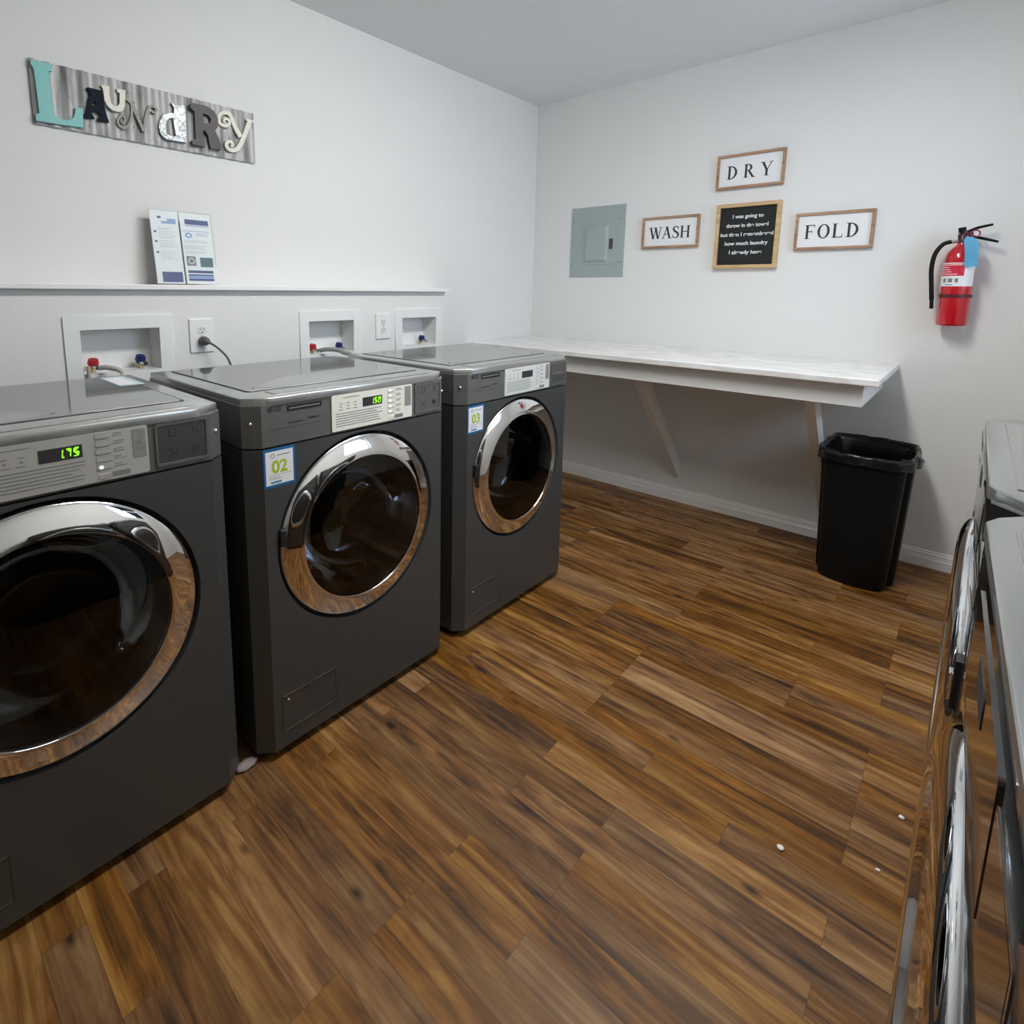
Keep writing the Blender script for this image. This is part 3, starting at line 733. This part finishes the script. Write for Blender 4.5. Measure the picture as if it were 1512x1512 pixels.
def board(t, w, h, f):
    rows = ['I was going to', 'throw in the towel', 'but then I remembered', 'how much laundry', 'I already have']
    mes = []
    for i, s in enumerate(rows):
        k = {0: .150, 1: .205, 2: .258, 3: .210, 4: .160}[i]
        me = text_me(s, .026, .0008, lambda p: (p[0], p[1], p[2]), bold=.0007, align='CENTER')
        xs = [v.co.x for v in me.vertices]; sc = k/(max(xs)-min(xs))
        for v in me.vertices: v.co = f((v.co.x*sc+.0, .262-i*.0465+v.co.y, v.co.z))
        mes.append(me)
    join_me('lettering', mes, CHALK, t)
framed('square black letter board in light wood frame below the DRY sign', 1.214, 1.526, 1.373, 1.710, PINE, SIGNB, .019, .030, board)

# ------------------------------------------------------------------ breaker panel
t = thing('breaker_panel', 'grey flush electrical breaker panel on the back wall', 'electrical panel', (.2965, YB, 1.334))
box('cover', 0, .379, -.005, -.0005, 0, .438, PANEL, t, bev=.0015, seg=1)
box('trim_plate', .092, .318, -.008, -.005, .078, .330, PANEL, t, bev=.001, seg=1)
bm = bmesh.new()
a = [bm.verts.new(p) for p in ((.108, -.008, .092), (.272, -.008, .092), (.272, -.008, .318), (.108, -.008, .318))]
b = [bm.verts.new(p) for p in ((.122, -.018, .106), (.256, -.018, .106), (.256, -.018, .306), (.122, -.018, .306))]
bm.faces.new(b)
for i in range(4): bm.faces.new((a[i], a[(i+1) % 4], b[(i+1) % 4], b[i]))
bm.faces.new(a[::-1])
from_bm('panel_door', bm, PANEL, t)
box('latch', .280, .304, -.012, -.008, .172, .235, DPANEL, t, bev=.001, seg=1)
for x, z in ((.020, .08), (.018, .352), (.358, .090), (.352, .352)):
    lathe('screw', [(.0001, -.0068), (.004, -.0062), (.005, -.005)], (x, 0, z), mat('screw_grey', (.2, .23, .23), .4, metal=.5), t, 'y', 12)

# ------------------------------------------------------------------ fire extinguisher
EX, EY, EZ, ER = 2.232, YB-.072, 1.115, .0515
t = thing('fire_extinguisher', 'red fire extinguisher with black hose and blue tag hanging on the back wall', 'fire extinguisher', (EX, EY, EZ))
lathe('cylinder', [(.0001, .006), (.030, .004), (.045, 0), (ER-.002, .004), (ER, .012), (ER, .275), (ER-.003, .295), (ER-.010, .312), (.028, .328), (.018, .338), (.016, .350), (.0001, .350)], (0, 0, 0), RED, t, 'z', 48)
# wrap-around label
def arc_patch(name, a0, a1, z0, z1, r, m, parent, n=20):
    bm = bmesh.new(); rows = []
    for i in range(n+1):
        a = math.radians(a0+(a1-a0)*i/n); rows.append([bm.verts.new((r*math.cos(a), r*math.sin(a), z0)), bm.verts.new((r*math.cos(a), r*math.sin(a), z1)), bm.verts.new(((r-.0004)*math.cos(a), (r-.0004)*math.sin(a), z0)), bm.verts.new(((r-.0004)*math.cos(a), (r-.0004)*math.sin(a), z1))])
    for p, q in zip(rows[:-1], rows[1:]):
        bm.faces.new((p[0], q[0], q[1], p[1])); bm.faces.new((p[2], p[3], q[3], q[2])); bm.faces.new((p[1], q[1], q[3], p[3])); bm.faces.new((p[0], p[2], q[2], q[0]))
    return from_bm(name, bm, m, parent, False)
lb = arc_patch('paper_label', 185, 345, .165, .262, ER+.0006, PAPER, t)
arc_patch('red_block', 194, 292, .208, .258, ER+.0010, mat('label_red', (.62, .02, .05), .4), lb)
for k, (a0, a1) in enumerate(((200, 285), (200, 236), (200, 240), (200, 246), (200, 268))):
    arc_patch('label_line', a0, a1, .252-k*.0095, .2545-k*.0095, ER+.0014, PAPER, lb)
for k, (a0, a1) in enumerate(((214, 228), (236, 254), (262, 274))):
    arc_patch('label_pictogram', a0, a1, .181, .198, ER+.0010, GREYINK, lb)
arc_patch('label_line', 225, 256, .170, .173, ER+.0010, BLUE, lb)
lathe('strap', [(ER+.0005, .118), (ER+.003, .118), (ER+.003, .132), (ER+.0005, .132)], (0, 0, 0), mat('strap_dark_red', (.10, .005, .01), .4), t, 'z', 48, closed=True)
VALV = mat('valve_dark', (.06, .02, .03), .35, metal=.3)
bm = bmesh.new(); add_lathe(bm, [(.0001, .345), (.017, .345), (.017, .372), (.013, .378), (.013, .395), (.0001, .395)], (0, 0, 0), 'z', 20)
add_box(bm, -.018, .030, -.011, .011, .366, .388, .003)
v = from_bm('valve', bm, VALV, t, True); sharp(v, 35)
tube('pressure_gauge', [(-.004, 0, .380), (-.008, -.004, .408)], .013, BLKPL, v, sm=False)
tube('hose_collar', [(-.014, -.004, .352), (-.040, -.010, .350)], .007, SATIN, v, sm=False)
tube('hose', [(-.036, -.010, .351), (-.062, -.014, .340), (-.083, -.018, .300), (-.088, -.018, .24), (-.081, -.016, .17), (-.074, -.012, .108)], .0085, BLKPL, t)
tube('nozzle', [(-.074, -.012, .110), (-.071, -.010, .070)], .007, BLKPL, t, sm=False)
tube('lever', [(.010, 0, .390), (.040, .0, .404), (.085, .004, .415)], [.005, .006, .0045], BLKPL, t)
tube('carry_handle', [(.012, 0, .374), (.055, 0, .362), (.108, .004, .345)], [.005, .006, .0045], BLKPL, t)
bm = bmesh.new(); add_tube(bm, [(.036+.014*math.cos(a), -.010, .380+.014*math.sin(a)) for a in [k*PI/8 for k in range(17)]], .0025, 8)
from_bm('safety_pin', bm, mat('pin_magenta', (.30, .02, .06), .4), t, True)
bm = bmesh.new()
ln = [(.018, -.040, .366), (.024, -.050, .352), (.030, -.056, .330), (.034, -.058, .295), (.036, -.058, .245)]
wd = [.010, .021, .022, .021, .020]
rows = []
for (x, y, z), w in zip(ln, wd): rows.append([bm.verts.new((x-w, y, z)), bm.verts.new((x+w, y+.004, z))])
for a, b in zip(rows[:-1], rows[1:]): bm.faces.new((a[0], a[1], b[1], b[0]))
bmesh.ops.solidify(bm, geom=bm.faces[:], thickness=.0006)
tg = from_bm('inspection_tag', bm, PALEB, t); tg['label'] = 'light blue inspection tag'
tube('tag_string', [(.012, -.012, .372), (.018, -.040, .362)], .0010, WHITE, tg, sm=False)
bm = bmesh.new(); add_box(bm, -.018, .018, ER+.006, .0710, .10, .36); add_box(bm, -.016, .016, .016, .0710, .352, .360)
add_box(bm, -.020, .020, ER-.002, ER+.012, .118, .132)
from_bm('wall_bracket', bm, mat('bracket_red', (.25, .01, .02), .5), t)

# ------------------------------------------------------------------ trash can and liner
def can_ring(k, grow=0., g=.030):
    """plan outline at height fraction k: long side along y, bowed short ends, deep finger channels near the ends of both long sides"""
    hx = .142+.020*k+grow; hn = .122+.022*k+grow; hy = .180+.030*k+grow; m_ = .0 if g > .01 else 1.
    hn = hn+(hx-hn)*m_*.6; dz = .055
    q = [(hn*math.sin(PI/2*(-1+2*i/16)), -hy+dz*(1-math.cos(PI/2*(-1+2*i/16)))) for i in range(17)]
    c = hn-.022*(1-m_); y0 = -hy+dz
    right = [(hn, y0+.018), (hn-.004*(1-m_), y0+.024), (c, y0+.032), (c, y0+.052), (hx-.005, y0+.060), (hx, y0+.066), (hx, 0)]
    q += right
    q += [(x, -y) for x, y in right[:-1][::-1]]
    q += [(-x, -y) for x, y in q[:17]]
    q += [(-x, -y) for x, y in right]
    q += [(-x, y) for x, y in right[:-1][::-1]]
    return q
TX, TY = 2.032, .425
t = thing('trash_can', 'tall black plastic trash can with channelled sides below the right end of the counter', 'trash can', (TX, TY, 0))
bm = bmesh.new(); rings = []
for k, z in ((0, .004), (0, .012), (.25, .15), (.5, .30), (.75, .44), (.97, .565), (1., .572)):
    rings.append([bm.verts.new((x, y, z)) for x, y in can_ring(k, -.006 if z == .004 else (.006 if z > .57 else 0))])
for k, z in ((1., .574), (.97, .565), (.5, .30), (0, .014)):
    rings.append([bm.verts.new((x, y, z)) for x, y in can_ring(k, -.004)])
n = len(rings[0])
for a, b in zip(rings[:-1], rings[1:]):
    for i in range(n): bm.faces.new((a[i], a[(i+1) % n], b[(i+1) % n], b[i]))
bm.faces.new(rings[0][::-1]); bm.faces.new(rings[-1])
c = from_bm('container', bm, BLKPL, t, True); sharp(c, 40)
BAG = mat('black_bag_film', (.006, .0065, .007), .24, spec=.5)
bm = bmesh.new(); rings = []
from mathutils import noise
def resample(P, n):
    P = [Vector((a, b)) for a, b in P]; m_ = len(P); d_ = [0]
    for i in range(m_): d_.append(d_[-1]+(P[(i+1) % m_]-P[i]).length)
    out = []; k_ = 0
    for i in range(n):
        s_ = d_[-1]*i/n
        while d_[k_+1] < s_: k_ += 1
        f = (s_-d_[k_])/max(1e-9, d_[k_+1]-d_[k_]); q = P[k_].lerp(P[(k_+1) % m_], f); out.append((q.x, q.y))
    return out
spec_ = [(-.016, .25, .30), (-.014, .8, .48), (-.012, .97, .560), (-.006, 1., .584), (.004, 1., .586), (.010, 1., .576), (.009, .98, .560), (.012, .96, .545)]
for j, (g, k, z) in enumerate(spec_):
    ring = []
    base = resample(can_ring(k, g, .003), 160)
    for i, (x, y) in enumerate(base):
        nz = noise.noise(Vector((x*22, y*22, j*.9)))*.5+noise.noise(Vector((x*60, y*60, j*1.7)))*.25
        amp = .006 if j > 2 else .012
        zz = z+nz*(.012 if j in (3, 4) else .016 if j > 5 else .012); s = 1+nz*amp*4
        corner = math.exp(-(((x-.15)/.05)**2+((y+.06)/.05)**2)) if j > 3 else 0
        zz += corner*.004
        if j > 4: s += corner*.10*(1+nz)
        ring.append(bm.verts.new((x*s, y*(1+nz*.02), zz)))
    rings.append(ring)
n = 160
for a, b in zip(rings[:-1], rings[1:]):
    for i in range(n): bm.faces.new((a[i], a[(i+1) % n], b[(i+1) % n], b[i]))
bm.faces.new(rings[0])
bag = from_bm('trash_bag', bm, BAG, None, True); bag.location = (TX, TY, 0)
tag(bag, 'shiny black plastic liner folded over the rim of the trash can', 'trash bag')

# ------------------------------------------------------------------ outlets, cord
def outlet(y0, y1, z0, z1, label, plugged):
    t = thing('wall_outlet', label, 'outlet', (CHX, (y0+y1)/2, (z0+z1)/2), 0, 'duplex outlets on the low wall')
    w, h = (y1-y0)/2, (z1-z0)/2
    box('cover_plate', .0005, .007, -w, w, -h, h, WHITE, t, bev=.003)
    for s in (1, -1):
        r = solid('receptacle', [circle(0, s*.0195, .0150, 28, .0165)], .002, FX(.0068), mat('receptacle_white', (.74, .75, .73), .4), t)
        if s == -1 and plugged: continue
        solid('slots', [quad(-.0075, -.0055, s*.0195+.001, s*.0195+.009), quad(.0050, .0070, s*.0195+.001, s*.0195+.009), circle(0, s*.0195-.0075, .0026, 12)], .0003, FX(.0088), INK, r)
    lathe('screw', [(.0001, .0085), (.0025, .008), (.003, .007)], (0, 0, 0), SATIN, t, 'x', 10)
outlet(-1.686, -1.594, .993, 1.123, 'white wall outlet with a grey plug in it between first and second hookup boxes', True)
outlet(-.785, -.694, .995, 1.124, 'white wall outlet with nothing plugged in, beside the farthest hookup box', False)
t = thing('power_cord', 'dark grey plug and cord running down behind the middle washer', 'power cord', (CHX+.0092, -1.640, 1.0385))
PG = mat('cord_grey', (.10, .105, .10), .5)
tube('plug', [(.0, 0, 0), (.014, 0, 0), (.030, .003, -.002), (.040, .010, -.006)], [.017, .018, .015, .006], PG, t, 18)
tube('cord', [(.036, .009, -.005), (.058, .035, -.030), (.085, .060, -.075), (.105, .068, -.16), (.115, .066, -.30), (.12, .060, -.55), (.13, .050, -.9), (.14, .05, -1.034)], .0042, PG, t)

# ------------------------------------------------------------------ washer hookup boxes
def hookup(y0, y1, label, valves):
    t = thing('hookup_box', label, 'plumbing box', (CHX, y0, BB), 0, 'recessed washer hookup boxes on the low wall')
    w, h = y1-y0, BT-BB
    q = .0015
    fr = solid('frame', [quad(0, w, 0, h), quad(IN, w-IN, IN, h-.045)], .006, FX(.0003), WHITE, t, bevel=.0008)
    bm = bmesh.new(); a0, a1, c0, c1, dp = IN+q, w-IN-q, IN+q, h-.045-q, -.095
    V = [bm.verts.new(p) for p in ((.004, a0, c0), (.004, a1, c0), (.004, a1, c1), (.004, a0, c1), (dp, a0, c0), (dp, a1, c0), (dp, a1, c1), (dp, a0, c1))]
    for f in ((0, 1, 5, 4), (1, 2, 6, 5), (2, 3, 7, 6), (3, 0, 4, 7), (4, 5, 6, 7)): bm.faces.new([V[i] for i in f])
    from_bm('recess', bm, WHITE, t)
    for yy, zz, m, cap in valves:
        y, z = yy-y0, zz-BB
        vb = tube('valve', [(-.06, y, c0), (-.06, y, z-.012), (-.045, y, z-.004)], [.010, .010, .008], BRASS, t, sm=False)
        tube('valve_handle', [(-.052, y, z-.010), (-.050, y, z+.004), (-.046, y, z+.018)], [.013, .018, .015], m, vb, sm=False)
        tube('valve_outlet', [(-.045, y, z-.006), (-.015, y+.006, z-.010)], .009, SATIN, vb, sm=False)
    return t
hookup(*boxes[0], 'white recessed hookup box behind the nearest washer with red and blue valves', [(-1.997, .972, REDV, 0), (-1.846, .974, BLUEV, 0)])
hookup(*boxes[1], 'white recessed hookup box behind the middle washer with red and blue valves', [(-1.116, .968, REDV, 0), (-.970, .966, BLUEV, 0)])
hookup(*boxes[2], 'white recessed hookup box farthest along the wall with one blue valve showing', [(-.421, .972, BLUEV, 0)])
HOSE = mat('hose_offwhite', (.62, .62, .56), .45)
HOSEG = mat('hose_grey', (.35, .36, .36), .3, metal=.4)
def hose(name, pts, r, m, label, grp=None):
    o = tube(name, pts, r, m); tag(o, label, 'hose', grp); return o
hose('fill_hose', [(.125, -1.990, .965), (.16, -1.975, .968), (.22, -1.95, .955), (.30, -1.97, .90), (.40, -1.97, .60), (.44, -1.99, .30), (.44, -2.05, .012)], .009, HOSE, 'off white hose from the red valve behind the nearest washer')
hose('drain_tube', [(.135, -2.028, .975), (.140, -2.030, .90), (.16, -2.04, .6), (.20, -2.05, .01)], .006, mat('tube_tan', (.45, .38, .30), .5), 'thin tan tube in front of the nearest hookup box left of its red valve')
hose('fill_hose', [(.125, -1.112, .962), (.17, -1.095, .970), (.24, -1.07, .962), (.33, -1.06, .90), (.40, -1.05, .5), (.42, -1.10, .013)], .010, HOSEG, 'grey hose from the red valve behind the middle washer')

# ------------------------------------------------------------------ instruction sheet in acrylic sleeve on the ledge
t = thing('instruction_sheet', 'clear sleeve with blue and white instruction sheets standing on the wall ledge', 'instruction sheet', (.094, -1.777, 1.2505), 0)
WS, HS = .227, .279
lean = Matrix.Rotation(math.radians(-9), 4, 'Y')
root = t
def S(p): v = lean @ Vector((p[2], p[0], p[1])); return (v.x, v.y, v.z)
def sheet(name, loops, off, m, parent, dep=.0004): return solid(name, loops, dep, lambda p: S((p[0], p[1], p[2]+off)), m, parent)
sheet('sleeve_back', [quad(0, WS, 0, HS)], -.0022, CLEAR, t, .0010)
pg = sheet('left_page', [quad(.002, WS*.445, .004, HS-.004)], -.0010, PAPER, t)
pg2 = sheet('right_page', [quad(WS*.445+.006, WS-.003, .004, HS-.004)], -.0010, PAPER, t)
sheet('sleeve_front', [quad(0, WS, 0, HS)], .0006, CLEAR, t, .0008)
SB = mat('sheet_blue', (.07, .10, .26), .5); SB2 = mat('sheet_pale_blue', (.30, .42, .68), .5); SG = mat('sheet_grey', (.22, .24, .26), .5); ST = mat('sheet_teal', (.10, .19, .23), .5)
P1 = []
sheet('header', [quad(.040, .092, .228, .236), quad(.062, .092, .236, .247)], -.0006, SB2, pg)
sheet('bullets', [circle(.034, .250, .0045, 14, .007), circle(.015, .196, .004, 12, .005), circle(.015, .160, .004, 12, .005), circle(.016, .120, .004, 12, .005)], -.0006, SB, pg)
sheet('text_lines', [quad(.028, .066, .207, .2092)]+[quad(.026, .026+random.uniform(.045, .062), z, z+.0012) for z in (.198, .190, .182, .174, .162, .154, .146, .140, .122, .114, .106, .098)], -.0006, mat('sheet_faint', (.45, .46, .52), .5), pg)
sheet('blue_block', [quad(.022, .094, .010, .048)], -.0006, SB, pg)
sheet('header', [quad(.125, .214, .232, .251)], -.0006, SB, pg2)
sheet('header_line', [quad(.125, .214, .2255, .229), quad(.112, .214, .206, .208), quad(.160, .205, .197, .199), quad(.162, .205, .190, .192)], -.0006, SB2, pg2)
sheet('round_mark', [circle(.134, .190, .011, 24, .013), circle(.134, .190, .005, 16, .007)], -.0006, SB2, pg2)
sheet('text_lines', [quad(.114, .114+random.uniform(.07, .09), z, z+.0014) for z in (.170, .163, .150, .144, .138, .128, .122)], -.0006, mat('sheet_faint', (.45, .46, .52), .5), pg2)
sheet('photo', [quad(.116, .150, .074, .110)], -.0006, SG, pg2); sheet('photo_ring', [circle(.133, .092, .012, 20), circle(.133, .092, .009, 20)], -.0002, PAPER, pg2)
sheet('photo', [quad(.166, .215, .070, .107)], -.0006, ST, pg2)
sheet('blue_bands', [quad(.116, .212, .046, .056), quad(.116, .212, .036, .041), quad(.116, .212, .016, .024)], -.0006, SB, pg2)
sheet('pale_band', [quad(.116, .212, .024, .036)], -.0006, SB2, pg2)

# ------------------------------------------------------------------ scraps on the floor
for k, (x, y, s, lbl) in enumerate(((2.120, -1.246, .0075, 'tiny white paper scrap, largest and leftmost of the crumbs on the floor'), (2.314, -.961, .006, 'tiny white paper crumb on the floor beside the far right machine'), (2.289, -1.154, .0045, 'tiniest white crumb on the floor between the other two crumbs'))):
    bm = bmesh.new(); bmesh.ops.create_icosphere(bm, subdivisions=2, radius=s)
    for v in bm.verts:
        v.co *= 1+.5*noise.noise(v.co*300+Vector((k*5, 0, 0))); v.co.z = max(v.co.z*.45, -s*.3)
    z0 = min(v.co.z for v in bm.verts)
    for v in bm.verts: v.co += Vector((x, y, -z0))
    tag(from_bm('paper_scrap', bm, PAPER, None, True), lbl, 'paper scrap', 'white crumbs on the floor')
bm = bmesh.new(); bmesh.ops.create_icosphere(bm, subdivisions=3, radius=1)  # small pale pinkish lump, modelled as a scrap of unknown kind
for v in bm.verts:
    c = v.co.copy(); f = 1+.25*noise.noise(c*2.2)
    v.co = Vector((c.x*.016*f, c.y*.030*f, max(c.z, -.55)*.011*f))
z0 = min(v.co.z for v in bm.verts)
for v in bm.verts: v.co += Vector((1.040, -1.972, -z0))
tag(from_bm('pale_scrap', bm, mat('scrap_pink', (.36, .30, .30), .8), None, True), 'small pale wedge-like scrap on the floor in the gap between nearest and middle washers', 'debris')

# ------------------------------------------------------------------ light and camera
w = bpy.data.worlds.new('sky'); bpy.context.scene.world = w; w.use_nodes = True
w.node_tree.nodes['Background'].inputs['Color'].default_value = (.62, .78, 1., 1); w.node_tree.nodes['Background'].inputs['Strength'].default_value = 1.0
la = bpy.data.lights.new('daylight_through_window', 'AREA'); la.shape = 'RECTANGLE'; la.size = .82; la.size_y = .92; la.energy = 19; la.color = (.66, .80, 1.)
lo = bpy.data.objects.new('daylight_through_window', la); COL.objects.link(lo); lo.location = (RX+.20, (WY0+WY1)/2, (WZ0+WZ1)/2); lo.rotation_euler = (0, PI/2, 0)

cam = bpy.data.cameras.new('camera'); co = bpy.data.objects.new('camera', cam); COL.objects.link(co)
co.location = (2.31295, -2.54926, 1.24171); co.rotation_euler = (1.41686, -.01079, .748633)
F = 823.976; cam.sensor_width = 36; cam.sensor_fit = 'HORIZONTAL'; cam.lens = F/1512*36
cam.shift_x = (756-675.07)/1512; cam.shift_y = (556.30-756)/1512; cam.clip_start = .01
sc = bpy.context.scene; sc.camera = co
sc.view_settings.view_transform = 'Standard'; sc.view_settings.look = 'None'; sc.view_settings.gamma = 1; sc.view_settings.use_curve_mapping = False
sc.view_settings.exposure = 0.0
